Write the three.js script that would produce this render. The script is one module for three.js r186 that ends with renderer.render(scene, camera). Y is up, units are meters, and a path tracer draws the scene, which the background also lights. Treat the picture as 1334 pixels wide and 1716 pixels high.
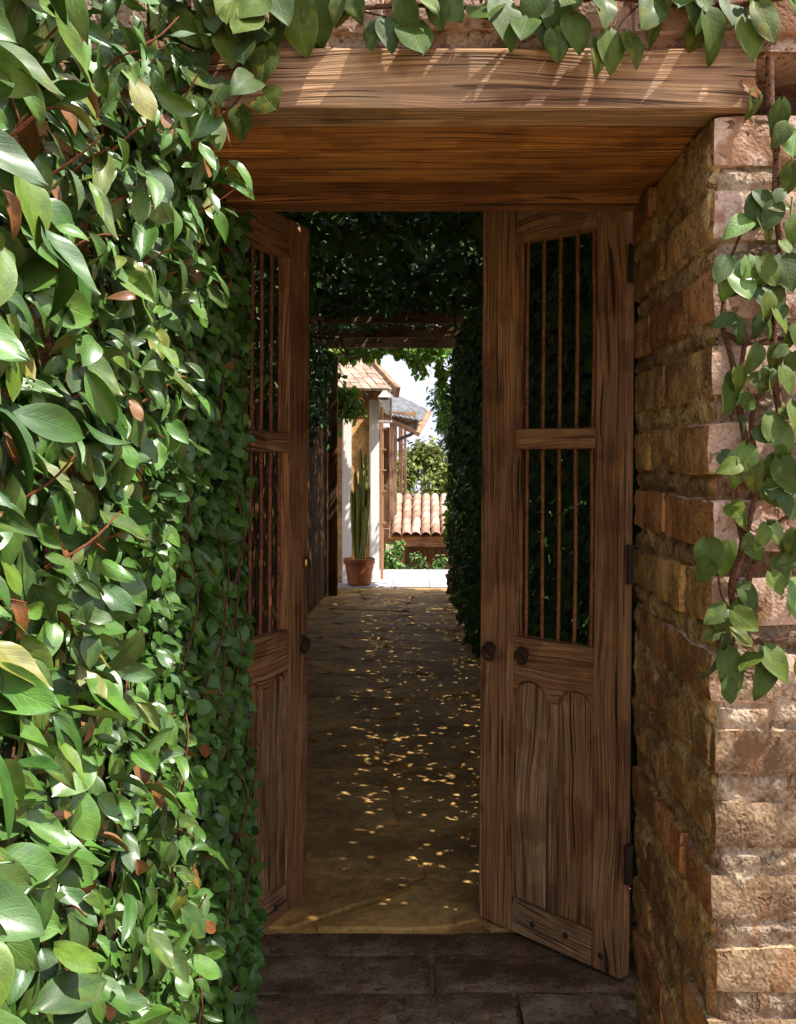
import * as THREE from 'three';
import { mergeGeometries } from 'three/addons/utils/BufferGeometryUtils.js';
import { RoundedBoxGeometry } from 'three/addons/geometries/RoundedBoxGeometry.js';

// ---------------------------------------------------------------- camera, sky, sun, exposure
const scene = new THREE.Scene();
const F = 1770, CX = 710, CY = 780, EYE = 1.48;          // lens in photo pixels; eye height in metres
const camera = new THREE.PerspectiveCamera(2 * Math.atan(858 / F) * 180 / Math.PI, 1334 / 1716, 0.05, 600);
camera.position.set(0, EYE, 0);
camera.lookAt(0, EYE, -10);
camera.setViewOffset(1334, 1716, 667 - CX, 858 - CY, 1334, 1716);

const SUN = new THREE.Vector3(0.54, 0.80, 0.145).normalize();
{
  const W = 256, H = 128, data = new Float32Array(W * H * 4);
  for (let j = 0; j < H; j++) for (let i = 0; i < W; i++) {
    const el = (j + 0.5) / H * Math.PI - Math.PI / 2, az = (i + 0.5) / W * 2 * Math.PI - Math.PI;
    const e = Math.max(0, Math.sin(el)), t = Math.pow(e, 0.5);
    const dir = [Math.cos(el) * Math.cos(az), Math.sin(el), Math.cos(el) * Math.sin(az)];
    const dot = Math.max(0, dir[0] * SUN.x + dir[1] * SUN.y + dir[2] * SUN.z);
    const glow = 0.25 * Math.pow(dot, 8);
    const o = (j * W + i) * 4;
    data[o] = 0.52 * (1 - t) + 0.60 * t + glow;
    data[o + 1] = 0.535 * (1 - t) + 0.66 * t + glow * 0.95;
    data[o + 2] = 0.64 * (1 - t) + 0.80 * t + glow * 0.85;
    data[o + 3] = 1;
  }
  const sky = new THREE.DataTexture(data, W, H, THREE.RGBAFormat, THREE.FloatType);
  sky.mapping = THREE.EquirectangularReflectionMapping; sky.magFilter = THREE.LinearFilter; sky.needsUpdate = true;
  scene.background = sky; scene.environment = sky;
}
const sun = new THREE.DirectionalLight(new THREE.Color(1, 0.95, 0.87), 4.4);
sun.position.copy(SUN).multiplyScalar(40); sun.castShadow = true;
sun.shadow.mapSize.set(4096, 4096);
Object.assign(sun.shadow.camera, { left: -16, right: 16, top: 16, bottom: -16, near: 1, far: 90 });
scene.add(sun, sun.target);
sun.target.position.set(0, 0, -6); sun.position.add(sun.target.position);
const renderer = new THREE.WebGLRenderer({ antialias: true });
renderer.toneMapping = THREE.LinearToneMapping;
renderer.toneMappingExposure = 1.9;
renderer.shadowMap.enabled = true;

// ---------------------------------------------------------------- helpers
let seed = 20240611;
function rnd() { seed |= 0; seed = seed + 0x6D2B79F5 | 0; let t = Math.imul(seed ^ seed >>> 15, 1 | seed); t = t + Math.imul(t ^ t >>> 7, 61 | t) ^ t; return ((t ^ t >>> 14) >>> 0) / 4294967296; }
const rr = (a, b) => a + (b - a) * rnd();
const gauss = () => (rnd() + rnd() + rnd() + rnd() - 2);
const clamp = (x, a = 0, b = 1) => Math.max(a, Math.min(b, x));
const lerp = (a, b, t) => a + (b - a) * t;
const sstep = (a, b, x) => { const t = clamp((x - a) / (b - a)); return t * t * (3 - 2 * t); };
const V = (x, y, z) => new THREE.Vector3(x, y, z);
const P = (px, py, d) => V((px - CX) / F * d, EYE - (py - CY) / F * d, -d);   // a photo point at a known distance
function hash2(x, y, s) { let h = Math.imul(x, 374761393) + Math.imul(y, 668265263) + Math.imul(s, 1442695041) | 0; h = Math.imul(h ^ h >>> 13, 1274126177); return ((h ^ h >>> 16) >>> 0) / 4294967296; }
function pn(x, y, px, py, s) {                            // periodic value noise
  const ix = Math.floor(x), iy = Math.floor(y); let fx = x - ix, fy = y - iy;
  fx = fx * fx * (3 - 2 * fx); fy = fy * fy * (3 - 2 * fy);
  const m = (a, p) => ((a % p) + p) % p;
  const x0 = m(ix, px), x1 = m(ix + 1, px), y0 = m(iy, py), y1 = m(iy + 1, py);
  return lerp(lerp(hash2(x0, y0, s), hash2(x1, y0, s), fx), lerp(hash2(x0, y1, s), hash2(x1, y1, s), fx), fy);
}
function fbm(u, v, px, py, oct, s) { let a = 0, w = 0.5, n = 0; for (let o = 0; o < oct; o++) { a += w * pn(u * px, v * py, px, py, s + o); n += w; w *= 0.5; px *= 2; py *= 2; } return a / n; }
function hash3(x, y, z, s) { return hash2(x + Math.imul(z, 7919), y - Math.imul(z, 104729), s); }
function n3(x, y, z, s = 1) {
  const ix = Math.floor(x), iy = Math.floor(y), iz = Math.floor(z); let fx = x - ix, fy = y - iy, fz = z - iz;
  fx = fx * fx * (3 - 2 * fx); fy = fy * fy * (3 - 2 * fy); fz = fz * fz * (3 - 2 * fz);
  const h = (a, b, c) => hash3(ix + a, iy + b, iz + c, s);
  return lerp(lerp(lerp(h(0, 0, 0), h(1, 0, 0), fx), lerp(h(0, 1, 0), h(1, 1, 0), fx), fy), lerp(lerp(h(0, 0, 1), h(1, 0, 1), fx), lerp(h(0, 1, 1), h(1, 1, 1), fx), fy), fz) * 2 - 1;
}
const f3 = (x, y, z, s = 1) => n3(x, y, z, s) * 0.6 + n3(x * 2.1, y * 2.1, z * 2.1, s + 1) * 0.3 + n3(x * 4.3, y * 4.3, z * 4.3, s + 2) * 0.15;

// two textures (colour, height) from one function f(u,v) -> [r,g,b,h]; colours are sRGB 0..1
function texPair(W, H, f) {
  const c = new Uint8Array(W * H * 4), b = new Uint8Array(W * H * 4);
  for (let j = 0; j < H; j++) for (let i = 0; i < W; i++) {
    const r = f((i + 0.5) / W, (j + 0.5) / H), o = (j * W + i) * 4;
    for (let k = 0; k < 3; k++) { c[o + k] = clamp(r[k]) * 255; b[o + k] = clamp(r[3]) * 255; }
    c[o + 3] = b[o + 3] = 255;
  }
  const mk = (a, srgb) => { const t = new THREE.DataTexture(a, W, H, THREE.RGBAFormat); t.wrapS = t.wrapT = THREE.RepeatWrapping; t.magFilter = THREE.LinearFilter; t.minFilter = THREE.LinearMipmapLinearFilter; t.generateMipmaps = true; if (srgb) t.colorSpace = THREE.SRGBColorSpace; t.needsUpdate = true; return t; };
  return [mk(c, true), mk(b, false)];
}
const mixc = (a, b, t) => [lerp(a[0], b[0], t), lerp(a[1], b[1], t), lerp(a[2], b[2], t)];
function mat(o, rgb) { const m = new THREE.MeshPhysicalMaterial(o); if (rgb) m.color.setRGB(...rgb); return m; }

const used = {};
function uniq(n) { used[n] = (used[n] || 0) + 1; return used[n] === 1 ? n : n + '_' + String(used[n] - 1).padStart(3, '0'); }
function sh(m) { m.castShadow = m.receiveShadow = true; return m; }
function part(name, geo, m, parent) { const o = sh(new THREE.Mesh(geo, m)); o.name = name; parent.add(o); return o; }
function thing(name, label, category, pos = [0, 0, 0], group) {
  const g = new THREE.Group(); g.name = uniq(name); g.position.set(...pos); g.userData = { label, category };
  if (group) g.userData.group = group; scene.add(g); return g;
}
function struct(name, geo, m, label, category) { const o = sh(new THREE.Mesh(geo, m)); o.name = uniq(name); o.userData = { kind: 'structure', label, category }; scene.add(o); return o; }
// uv in metres by the dominant axis; grain: axis that runs along v
function boxUV(g, grain = 'y', off = [0, 0], sc = 1) {
  const p = g.attributes.position, n = g.attributes.normal, uv = new Float32Array(p.count * 2);
  for (let i = 0; i < p.count; i++) {
    const x = p.getX(i), y = p.getY(i), z = p.getZ(i), ax = Math.abs(n.getX(i)), ay = Math.abs(n.getY(i)), az = Math.abs(n.getZ(i));
    let u, v;
    if (grain === 'y') { if (ay > ax && ay > az) { u = x; v = z; } else { u = ax > az ? z : x; v = y; } }
    else if (grain === 'x') { if (ax > ay && ax > az) { u = z; v = y; } else { u = ay > az ? z : y; v = x; } }
    else { if (az > ax && az > ay) { u = x; v = y; } else { u = ax > ay ? y : x; v = z; } }
    uv[i * 2] = u * sc + off[0]; uv[i * 2 + 1] = v * sc + off[1];
  }
  g.setAttribute('uv', new THREE.BufferAttribute(uv, 2)); return g;
}
function rbox(w, h, d, r = 0.004) { return new RoundedBoxGeometry(w, h, d, 2, Math.min(r, w * 0.45, h * 0.45, d * 0.45)); }
function board(x0, x1, y0, y1, z0, z1, grain, r = 0.004) {        // a timber between two corners, uv with random offset
  const g = rbox(x1 - x0, y1 - y0, z1 - z0, r); g.translate((x0 + x1) / 2, (y0 + y1) / 2, (z0 + z1) / 2);
  return boxUV(g, grain, [rnd() * 3, rnd() * 3]);
}
// irregular masonry block: subdivided rounded box roughened by noise
function roughBlock(w, h, d, s, amp = 0.004, seg = 0.03, r = 0.012) {
  const nx = Math.max(2, Math.round(w / seg)), ny = Math.max(2, Math.round(h / seg)), nz = Math.max(2, Math.round(d / seg));
  const g = new THREE.BoxGeometry(w, h, d, nx, ny, nz), p = g.attributes.position;
  for (let i = 0; i < p.count; i++) {
    let q = V(p.getX(i), p.getY(i), p.getZ(i)); const i0 = V(clamp(q.x, -w / 2 + r, w / 2 - r), clamp(q.y, -h / 2 + r, h / 2 - r), clamp(q.z, -d / 2 + r, d / 2 - r));
    const dv = q.clone().sub(i0), L = dv.length(); if (L > 1e-6) q = i0.add(dv.multiplyScalar(Math.min(r, L) / L));
    q.x += f3(q.x * 14 + s * 9, q.y * 14, q.z * 14, 3) * amp; q.y += f3(q.x * 14, q.y * 14 + s * 5, q.z * 14, 13) * amp; q.z += f3(q.x * 14, q.y * 14, q.z * 14 + s * 7, 23) * amp;
    p.setXYZ(i, q.x, q.y, q.z);
  }
  g.computeVertexNormals(); return boxUV(g, 'y', [s * 0.37, s * 0.61]);
}
function tube(pts, r, seg = 24, rad = 7, r1) {                     // tapering tube through points
  const c = new THREE.CatmullRomCurve3(pts), g = new THREE.TubeGeometry(c, seg, r, rad, false);
  if (r1 !== undefined) { const p = g.attributes.position; for (let i = 0; i <= seg; i++) { const ctr = c.getPointAt(i / seg), k = lerp(1, r1 / r, i / seg); for (let j = 0; j <= rad; j++) { const q = i * (rad + 1) + j; p.setXYZ(q, ctr.x + (p.getX(q) - ctr.x) * k, ctr.y + (p.getY(q) - ctr.y) * k, ctr.z + (p.getZ(q) - ctr.z) * k); } } }
  return g;
}

// ---------------------------------------------------------------- textures and materials
const [woodC, woodB] = texPair(2048, 1024, (u, v) => {             // 1 m across the grain, 2 m along it
  const warp = (fbm(u, v, 5, 4, 3, 11) - 0.5) * 0.05 + (fbm(u, v, 16, 10, 2, 15) - 0.5) * 0.012, w = u + warp;
  const hair = fbm(w, v, 520, 14, 2, 17), fine = fbm(w, v, 210, 9, 3, 21), mid = fbm(w, v, 60, 4, 3, 31), big = fbm(u, v, 7, 6, 4, 41), blot = fbm(u, v, 14, 22, 3, 45);
  const crack = sstep(0.70, 0.80, fbm(w, v, 240, 7, 2, 51)), split = sstep(0.80, 0.86, fbm(w, v, 80, 5, 2, 53));
  const k = 0.5 + (hair - 0.5) * 0.9 + (fine - 0.5) * 0.8 + (mid - 0.5) * 0.45 + (big - 0.5) * 0.7;
  let c = mixc([0.52, 0.42, 0.33], [0.99, 0.90, 0.77], clamp(k));
  c = mixc(c, [0.70, 0.66, 0.60], sstep(0.5, 0.72, blot) * 0.4);
  c = mixc(c, [0.34, 0.22, 0.15], sstep(0.52, 0.7, 1 - blot) * 0.25);
  c = mixc(c, [0.18, 0.12, 0.08], clamp(crack * 0.5 + split * 0.7));
  return [...c, 0.35 + 0.3 * hair + 0.3 * fine + 0.25 * mid - crack * 0.45 - split * 0.5];
});
woodC.repeat.set(1, 0.5); woodB.repeat.set(1, 0.5);
const [adobeC, adobeB] = texPair(1024, 1024, (u, v) => {           // 1 m square of weathered earth brick
  const big = fbm(u, v, 5, 5, 5, 71), mid = fbm(u, v, 22, 26, 4, 81), fine = fbm(u, v, 180, 180, 2, 91);
  const wu = u + (fbm(u, v, 40, 40, 3, 131) - 0.5) * 0.05, wv = v + (fbm(u, v, 40, 40, 3, 141) - 0.5) * 0.05, pit = sstep(0.66, 0.8, fbm(wu, wv, 70, 70, 3, 101)), drip = fbm(u, v, 34, 6, 3, 111);
  let c = mixc([0.52, 0.44, 0.36], [0.95, 0.89, 0.81], clamp(0.5 + (big - 0.5) * 1.7 + (mid - 0.5) * 1.2 + (fine - 0.5) * 0.9));
  c = mixc(c, [0.72, 0.52, 0.36], sstep(0.5, 0.75, drip) * 0.4);
  c = mixc(c, [0.45, 0.36, 0.28], pit * 0.6);
  return [...c, 0.35 + 0.25 * mid + 0.35 * fine - pit * 0.4];
});
const [washC, washB] = texPair(1024, 1024, (u, v) => {             // the same brick with flaking whitewash
  const big = fbm(u, v, 6, 6, 5, 171), mid = fbm(u, v, 26, 22, 4, 181), fine = fbm(u, v, 180, 180, 2, 191), edge = fbm(u, v, 90, 90, 2, 151);
  const flake = sstep(0.36, 0.46, big * 0.7 + mid * 0.3 + (edge - 0.5) * 0.08), wu = u + (fbm(u, v, 40, 40, 3, 231) - 0.5) * 0.05, wv = v + (fbm(u, v, 40, 40, 3, 241) - 0.5) * 0.05, pit = sstep(0.66, 0.8, fbm(wu, wv, 64, 64, 3, 201));
  let c = mixc([0.74, 0.60, 0.49], [0.97, 0.90, 0.85], flake * clamp(0.75 + (fine - 0.5)));
  c = mixc(c, [0.50, 0.38, 0.30], pit * 0.6);
  return [...c, 0.3 + flake * 0.2 + 0.3 * fine + 0.15 * mid - pit * 0.4];
});
const [leafC, leafB] = texPair(256, 256, (u, v) => {
  const a = Math.abs(u - 0.5) * 2, side = u < 0.5 ? 3 : 7;
  const rib = 1 - sstep(0.012, 0.05, a), vein = Math.pow(Math.abs(Math.cos((v - a * 0.32) * 24 + side)), 40) * sstep(0.0, 0.1, a) * (1 - a * 0.6);
  const n = fbm(u, v, 6, 6, 4, 301), f = fbm(u, v, 60, 60, 2, 311), rim = sstep(0.90, 0.99, a);
  let c = mixc([0.70, 0.74, 0.64], [0.95, 0.96, 0.86], clamp(0.5 + (n - 0.5) * 1.3 + (f - 0.5) * 0.4));
  c = mixc(c, [1, 1, 0.86], clamp(rib * 0.75 + vein * 0.3 + rim * 0.45));
  return [...c, 0.5 - rib * 0.35 - vein * 0.22 + (f - 0.5) * 0.2];
});
const [earthC, earthB] = texPair(512, 512, (u, v) => {
  const b = fbm(u, v, 4, 4, 5, 401), m = fbm(u, v, 30, 30, 3, 411), f = fbm(u, v, 150, 150, 2, 421);
  return [...mixc([0.62, 0.58, 0.52], [0.95, 0.92, 0.86], clamp(0.5 + (b - 0.5) * 1.6 + (m - 0.5) * 0.8 + (f - 0.5) * 0.7)), 0.3 + 0.3 * m + 0.4 * f];
});
const wood = (rgb, o = {}) => mat({ map: woodC, bumpMap: woodB, bumpScale: 0.006, roughness: 0.8, ...o }, rgb);
const M = {
  door: wood([0.76, 0.50, 0.30]), doorB: wood([0.84, 0.54, 0.315]), doorC: wood([0.70, 0.46, 0.28]), doorGrey: wood([0.76, 0.575, 0.40]),
  bar: mat({ roughness: 0.7, map: woodC }, [0.60, 0.28, 0.15]), iron: mat({ roughness: 0.6, metalness: 0.4 }, [0.06, 0.04, 0.03]),
  rust: mat({ roughness: 0.85, map: earthC }, [0.17, 0.06, 0.03]), brass: mat({ roughness: 0.3, metalness: 1 }, [0.65, 0.42, 0.14]),
  lintel: wood([0.80, 0.60, 0.46]), soffitA: wood([0.90, 0.47, 0.14]), soffitB: wood([1.0, 0.54, 0.16]), soffitC: wood([0.62, 0.33, 0.12]),
  dark: wood([0.36, 0.27, 0.20], { roughness: 1, specularIntensity: 0.3 }), pergola: wood([0.40, 0.30, 0.215], { roughness: 1, specularIntensity: 0.3 }), pale: wood([0.60, 0.46, 0.36]),
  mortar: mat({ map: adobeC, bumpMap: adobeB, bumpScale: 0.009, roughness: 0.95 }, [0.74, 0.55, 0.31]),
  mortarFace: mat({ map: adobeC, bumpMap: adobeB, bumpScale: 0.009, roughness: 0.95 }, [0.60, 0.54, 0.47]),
  mortarWash: mat({ map: washC, bumpMap: washB, bumpScale: 0.009, roughness: 0.95 }, [0.70, 0.60, 0.52]),
  earth: mat({ map: earthC, bumpMap: earthB, bumpScale: 0.006, roughness: 1 }, [0.44, 0.34, 0.24]),
  bark: mat({ map: woodC, bumpMap: woodB, bumpScale: 0.003, roughness: 0.9 }, [0.30, 0.17, 0.11]),
  twig: mat({ roughness: 0.8, map: woodC }, [0.50, 0.20, 0.10]),
  greenStem: mat({ roughness: 0.6 }, [0.20, 0.30, 0.08]),
  terracotta: mat({ map: earthC, bumpMap: earthB, bumpScale: 0.002, roughness: 0.85 }, [0.55, 0.22, 0.09]),
  plasterTan: mat({ map: earthC, bumpMap: earthB, bumpScale: 0.004, roughness: 0.95 }, [0.98, 0.62, 0.29]),
  plasterWhite: mat({ bumpMap: earthB, bumpScale: 0.003, roughness: 0.9 }, [0.86, 0.83, 0.80]),
  tileA: mat({ map: earthC, roughness: 0.9 }, [0.66, 0.50, 0.44]), tileB: mat({ map: earthC, roughness: 0.9 }, [0.58, 0.42, 0.36]), tileC: mat({ map: earthC, roughness: 0.9 }, [0.72, 0.58, 0.52]),
  slate: mat({ map: earthC, roughness: 0.7 }, [0.22, 0.25, 0.31]),
  copper: mat({ roughness: 0.55, metalness: 0.3 }, [0.38, 0.19, 0.10]),
  glass: mat({ roughness: 0.25, transmission: 1, thickness: 0 }, [0.75, 0.72, 0.66]),
  cactus: mat({ roughness: 0.6, map: earthC }, [0.30, 0.38, 0.07]), cactusB: mat({ roughness: 0.6, map: earthC }, [0.40, 0.46, 0.09]),
};
const brickTan = [[0.63, 0.515, 0.38], [0.67, 0.55, 0.415], [0.58, 0.475, 0.36]].map(c => mat({ map: adobeC, bumpMap: adobeB, bumpScale: 0.005, roughness: 0.93 }, c));
const brickWash = [[0.84, 0.72, 0.65], [0.80, 0.68, 0.61], [0.76, 0.62, 0.53]].map(c => mat({ map: washC, bumpMap: washB, bumpScale: 0.005, roughness: 0.93 }, c));
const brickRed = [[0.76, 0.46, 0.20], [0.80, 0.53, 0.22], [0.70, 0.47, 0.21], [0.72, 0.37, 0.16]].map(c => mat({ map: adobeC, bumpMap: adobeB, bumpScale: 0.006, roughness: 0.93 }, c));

// ---------------------------------------------------------------- leaves
// one blade: base at origin, length 1 along +y, width along x, face +z
function leafGeo(W, fold, curl, wave, shape, nl = 7, nw = 4, s = 0) {
  const pos = [], uv = [], idx = [];
  for (let i = 0; i <= nl; i++) {
    const v = i / nl;
    let w = shape === 'heart' ? Math.pow(Math.sin(Math.PI * Math.pow(v * 0.985 + 0.015, 0.76)), 0.75) : Math.pow(Math.sin(Math.PI * Math.pow(v, 0.95)), 0.72);
    if (shape === 'lance') w = Math.pow(Math.sin(Math.PI * Math.pow(v, 0.75)), 1.1);
    w = Math.max(w || 0, i === 0 || i === nl ? 0.015 : 0);
    for (let j = 0; j <= nw; j++) {
      const t = j / nw * 2 - 1, x = t * w * W / 2;
      const z = fold * Math.abs(x) - curl * v * v + wave * Math.sin(v * 7 + s + t * 2) * Math.abs(t) * W * 0.5 + 0.05 * Math.sin(v * 3 + s) * t * W;
      pos.push(x, v * (1 - 0.25 * curl * v) - (shape === 'heart' ? 0.10 * (1 - v) * Math.pow(Math.abs(t), 2) * 1.0 : 0), z); uv.push(j / nw, v);
    }
  }
  for (let i = 0; i < nl; i++) for (let j = 0; j < nw; j++) { const a = i * (nw + 1) + j, b = a + nw + 1; idx.push(a, a + 1, b, a + 1, b + 1, b); }
  const g = new THREE.BufferGeometry();
  g.setAttribute('position', new THREE.Float32BufferAttribute(pos, 3)); g.setAttribute('uv', new THREE.Float32BufferAttribute(uv, 2)); g.setIndex(idx); g.computeVertexNormals(); return g;
}
const ovate = [leafGeo(0.50, 0.28, 0.34, 0.12, 'ovate', 8, 4, 0), leafGeo(0.44, 0.50, 0.55, 0.18, 'ovate', 8, 4, 2), leafGeo(0.56, 0.12, 0.12, 0.16, 'ovate', 8, 4, 4), leafGeo(0.42, 0.75, 0.26, 0.10, 'ovate', 8, 4, 5), leafGeo(0.48, 0.35, -0.22, 0.22, 'ovate', 8, 4, 1), leafGeo(0.40, 0.2, 0.75, 0.2, 'ovate', 8, 4, 3)];
const ovateLo = [leafGeo(0.56, 0.28, 0.30, 0.10, 'ovate', 4, 2, 0), leafGeo(0.60, 0.2, 0.2, 0.1, 'ovate', 4, 2, 3)];
const heart = [leafGeo(0.68, 0.16, 0.22, 0.08, 'heart', 8, 6, 0), leafGeo(0.62, 0.30, 0.38, 0.10, 'heart', 8, 6, 2), leafGeo(0.74, 0.08, 0.10, 0.12, 'heart', 8, 6, 4)];
const heartLo = [leafGeo(0.86, 0.2, 0.25, 0.1, 'heart', 4, 2, 1)];
const lance = [leafGeo(0.36, 0.3, 0.35, 0.06, 'lance', 4, 2, 1)];
const leafMat = (rgb, o = {}) => mat({ map: leafC, bumpMap: leafB, bumpScale: 0.0015, roughness: 0.55, clearcoat: 0.75, clearcoatRoughness: 0.28, side: THREE.DoubleSide, ...o }, rgb);
const LM = {   // glossy hedge leaves: dark, mid, fresh, yellow, bronze
  hedge: [[0.048, 0.135, 0.018], [0.080, 0.200, 0.024], [0.115, 0.255, 0.028], [0.060, 0.165, 0.028], [0.165, 0.275, 0.030]].map(c => leafMat(c)),
  yellow: [leafMat([0.30, 0.27, 0.05]), leafMat([0.20, 0.25, 0.05])], bronze: [leafMat([0.36, 0.145, 0.04]), leafMat([0.30, 0.11, 0.035])],
  vine: [[0.075, 0.125, 0.014], [0.105, 0.155, 0.016], [0.135, 0.185, 0.018], [0.058, 0.098, 0.016]].map(c => leafMat(c, { clearcoat: 0.1, clearcoatRoughness: 0.4, roughness: 0.62, specularIntensity: 0.6 })),
  vineFresh: leafMat([0.16, 0.28, 0.04], { clearcoat: 0.3 }), dead: leafMat([0.30, 0.10, 0.03], { clearcoat: 0.05, roughness: 0.85 }),
};
const [wornC, wornB] = texPair(256, 256, (u, v) => {               // an older blade: brown spots, dry tip and bitten rim
  const a = Math.abs(u - 0.5) * 2, side = u < 0.5 ? 3 : 7, rib = 1 - sstep(0.012, 0.05, a), vein = Math.pow(Math.abs(Math.cos((v - a * 0.32) * 24 + side)), 40) * sstep(0, 0.1, a) * (1 - a * 0.6);
  const n = fbm(u, v, 5, 5, 4, 501), f = fbm(u, v, 60, 60, 2, 511), sp = sstep(0.66, 0.74, fbm(u, v, 16, 16, 3, 521)), dry = sstep(0.72, 0.95, a * 0.6 + v * 0.35 + (n - 0.5) * 1.2);
  let c = mixc([0.60, 0.66, 0.52], [0.97, 0.97, 0.80], clamp(0.5 + (n - 0.5) * 2 + (f - 0.5) * 0.5)); c = mixc(c, [1, 1, 0.84], clamp(rib * 0.75 + vein * 0.3));
  c = mixc(c, [0.95, 0.62, 0.36], clamp(sp * 0.7 + dry * 0.6)); return [...c, 0.5 - rib * 0.35 - vein * 0.22 + (f - 0.5) * 0.3];
});
LM.worn = [[0.085, 0.180, 0.024], [0.12, 0.22, 0.028], [0.062, 0.145, 0.022]].map(c => leafMat(c, { map: wornC, bumpMap: wornB, clearcoat: 0.35, roughness: 0.65 }));
LM.vineWorn = [[0.10, 0.15, 0.02], [0.14, 0.17, 0.025]].map(c => leafMat(c, { map: wornC, bumpMap: wornB, clearcoat: 0.08, roughness: 0.7, specularIntensity: 0.6 }));
const massMat = leafMat([1, 1, 1]), massDull = leafMat([1, 1, 1], { clearcoat: 0.15, roughness: 0.7 });
function leafMatrix(pos, nrm, tip, s, sx = 1) {
  const z = nrm.clone().normalize(), y = tip.clone().addScaledVector(z, -tip.dot(z)); if (y.lengthSq() < 1e-5) y.set(z.y, -z.x, 0.1); y.normalize();
  const x = y.clone().cross(z).normalize();
  return new THREE.Matrix4().makeBasis(x.multiplyScalar(s * sx), y.multiplyScalar(s), z.multiplyScalar(s)).setPosition(pos);
}
function leafMesh(m4, geo, m, parent, name = 'leaf') { const o = part(name, geo, m, parent); m4.decompose(o.position, o.quaternion, o.scale); return o; }
function leafMass(name, list, geos, m, parent, label) {            // list: {m4, c}; parts too many to count
  geos.forEach((g, k) => {
    const sub = list.filter((_, i) => i % geos.length === k); if (!sub.length) return;
    const im = new THREE.InstancedMesh(g, m, sub.length); sub.forEach((l, i) => { im.setMatrixAt(i, l.m4); im.setColorAt(i, l.c); });
    im.name = name; im.userData.kind = 'stuff'; if (label) im.userData.label = label; parent.add(sh(im));
  });
}
const rv = (a = 1) => V(gauss() * a, gauss() * a, gauss() * a);
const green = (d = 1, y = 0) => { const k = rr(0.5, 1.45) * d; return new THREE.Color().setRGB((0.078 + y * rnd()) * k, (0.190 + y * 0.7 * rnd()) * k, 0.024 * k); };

// ---------------------------------------------------------------- ground, path, patio
{
  const g = new THREE.PlaneGeometry(240, 240, 240, 240); g.rotateX(-Math.PI / 2);
  const p = g.attributes.position; for (let i = 0; i < p.count; i++) { const d = -p.getZ(i); p.setY(i, -0.03 - 1.9 * sstep(15.0, 17.2, d)); }
  g.computeVertexNormals(); boxUV(g, 'z', [0, 0], 0.5);
  struct('ground', g, M.earth, 'bare tan earth around the walls and garden', 'ground');
}
// flagstone path behind the doors: irregular polygons cut from a jittered grid
{
  const stoneM = [[0.96, 0.62, 0.24], [0.90, 0.58, 0.23], [1.0, 0.65, 0.25], [0.93, 0.59, 0.22]].map(c => mat({ map: earthC, bumpMap: earthB, bumpScale: 0.003, roughness: 0.7, specularIntensity: 0.5 }, c));
  const bed = new THREE.BoxGeometry(2.3, 0.1, 9.3); bed.translate(-0.25, -0.05, -7.95); boxUV(bed, 'z');
  const path = struct('path', bed, mat({ map: earthC, bumpMap: earthB, bumpScale: 0.006, roughness: 0.95 }, [0.92, 0.63, 0.28]), 'brown flagstone path running through the dark passage', 'path');
  const cols = 4, rows = 20, x0 = -1.38, x1 = 0.88, z0 = 3.34, z1 = 12.56, pt = [];
  for (let j = 0; j <= rows; j++) { pt.push([]); for (let i = 0; i <= cols; i++) { const e = i === 0 || i === cols, f = j === 0 || j === rows; pt[j].push([lerp(x0, x1, i / cols) + (e ? 0 : rr(-0.2, 0.2)) + (j % 2 && !e ? 0.14 : 0), lerp(z0, z1, j / rows) + (f ? 0 : rr(-0.15, 0.15))]); } }
  for (let j = 0; j < rows; j++) for (let i = 0; i < cols; i++) {
    const q = [pt[j][i], pt[j][i + 1], pt[j + 1][i + 1], pt[j + 1][i]];
    const cx = q.reduce((a, b) => a + b[0], 0) / 4, cz = q.reduce((a, b) => a + b[1], 0) / 4, s = new THREE.Shape();
    const ring = [];
    for (let k = 0; k < 4; k++) { const a = q[k], b = q[(k + 1) % 4]; for (const t of [0.12, 0.4, 0.65, 0.88]) { const j2 = 0.014; ring.push([lerp(lerp(a[0], b[0], t), cx, 0.02) + rr(-j2, j2) - cx, lerp(lerp(a[1], b[1], t), cz, 0.02) + rr(-j2, j2) - cz]); } }
    ring.forEach((r, k) => k ? s.lineTo(r[0], r[1]) : s.moveTo(r[0], r[1]));
    const g = new THREE.ExtrudeGeometry(s, { depth: 0.014, bevelEnabled: true, bevelThickness: 0.006, bevelSize: 0.008, bevelSegments: 1, steps: 1 });
    g.rotateX(-Math.PI / 2); boxUV(g, 'z', [cx + rnd(), cz]);
    const m = part('flagstone', g, stoneM[(i * 7 + j * 3) % 4], path); m.position.set(cx, 0.001 + rr(-0.004, 0.004), -cz); m.scale.z = -1; m.scale.z = 1; m.rotation.set(rr(-0.006, 0.006), 0, rr(-0.006, 0.006));
    // shape y was +depth: mirror by placing with -z
    m.geometry.scale(1, 1, 1);
  }
}
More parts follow.
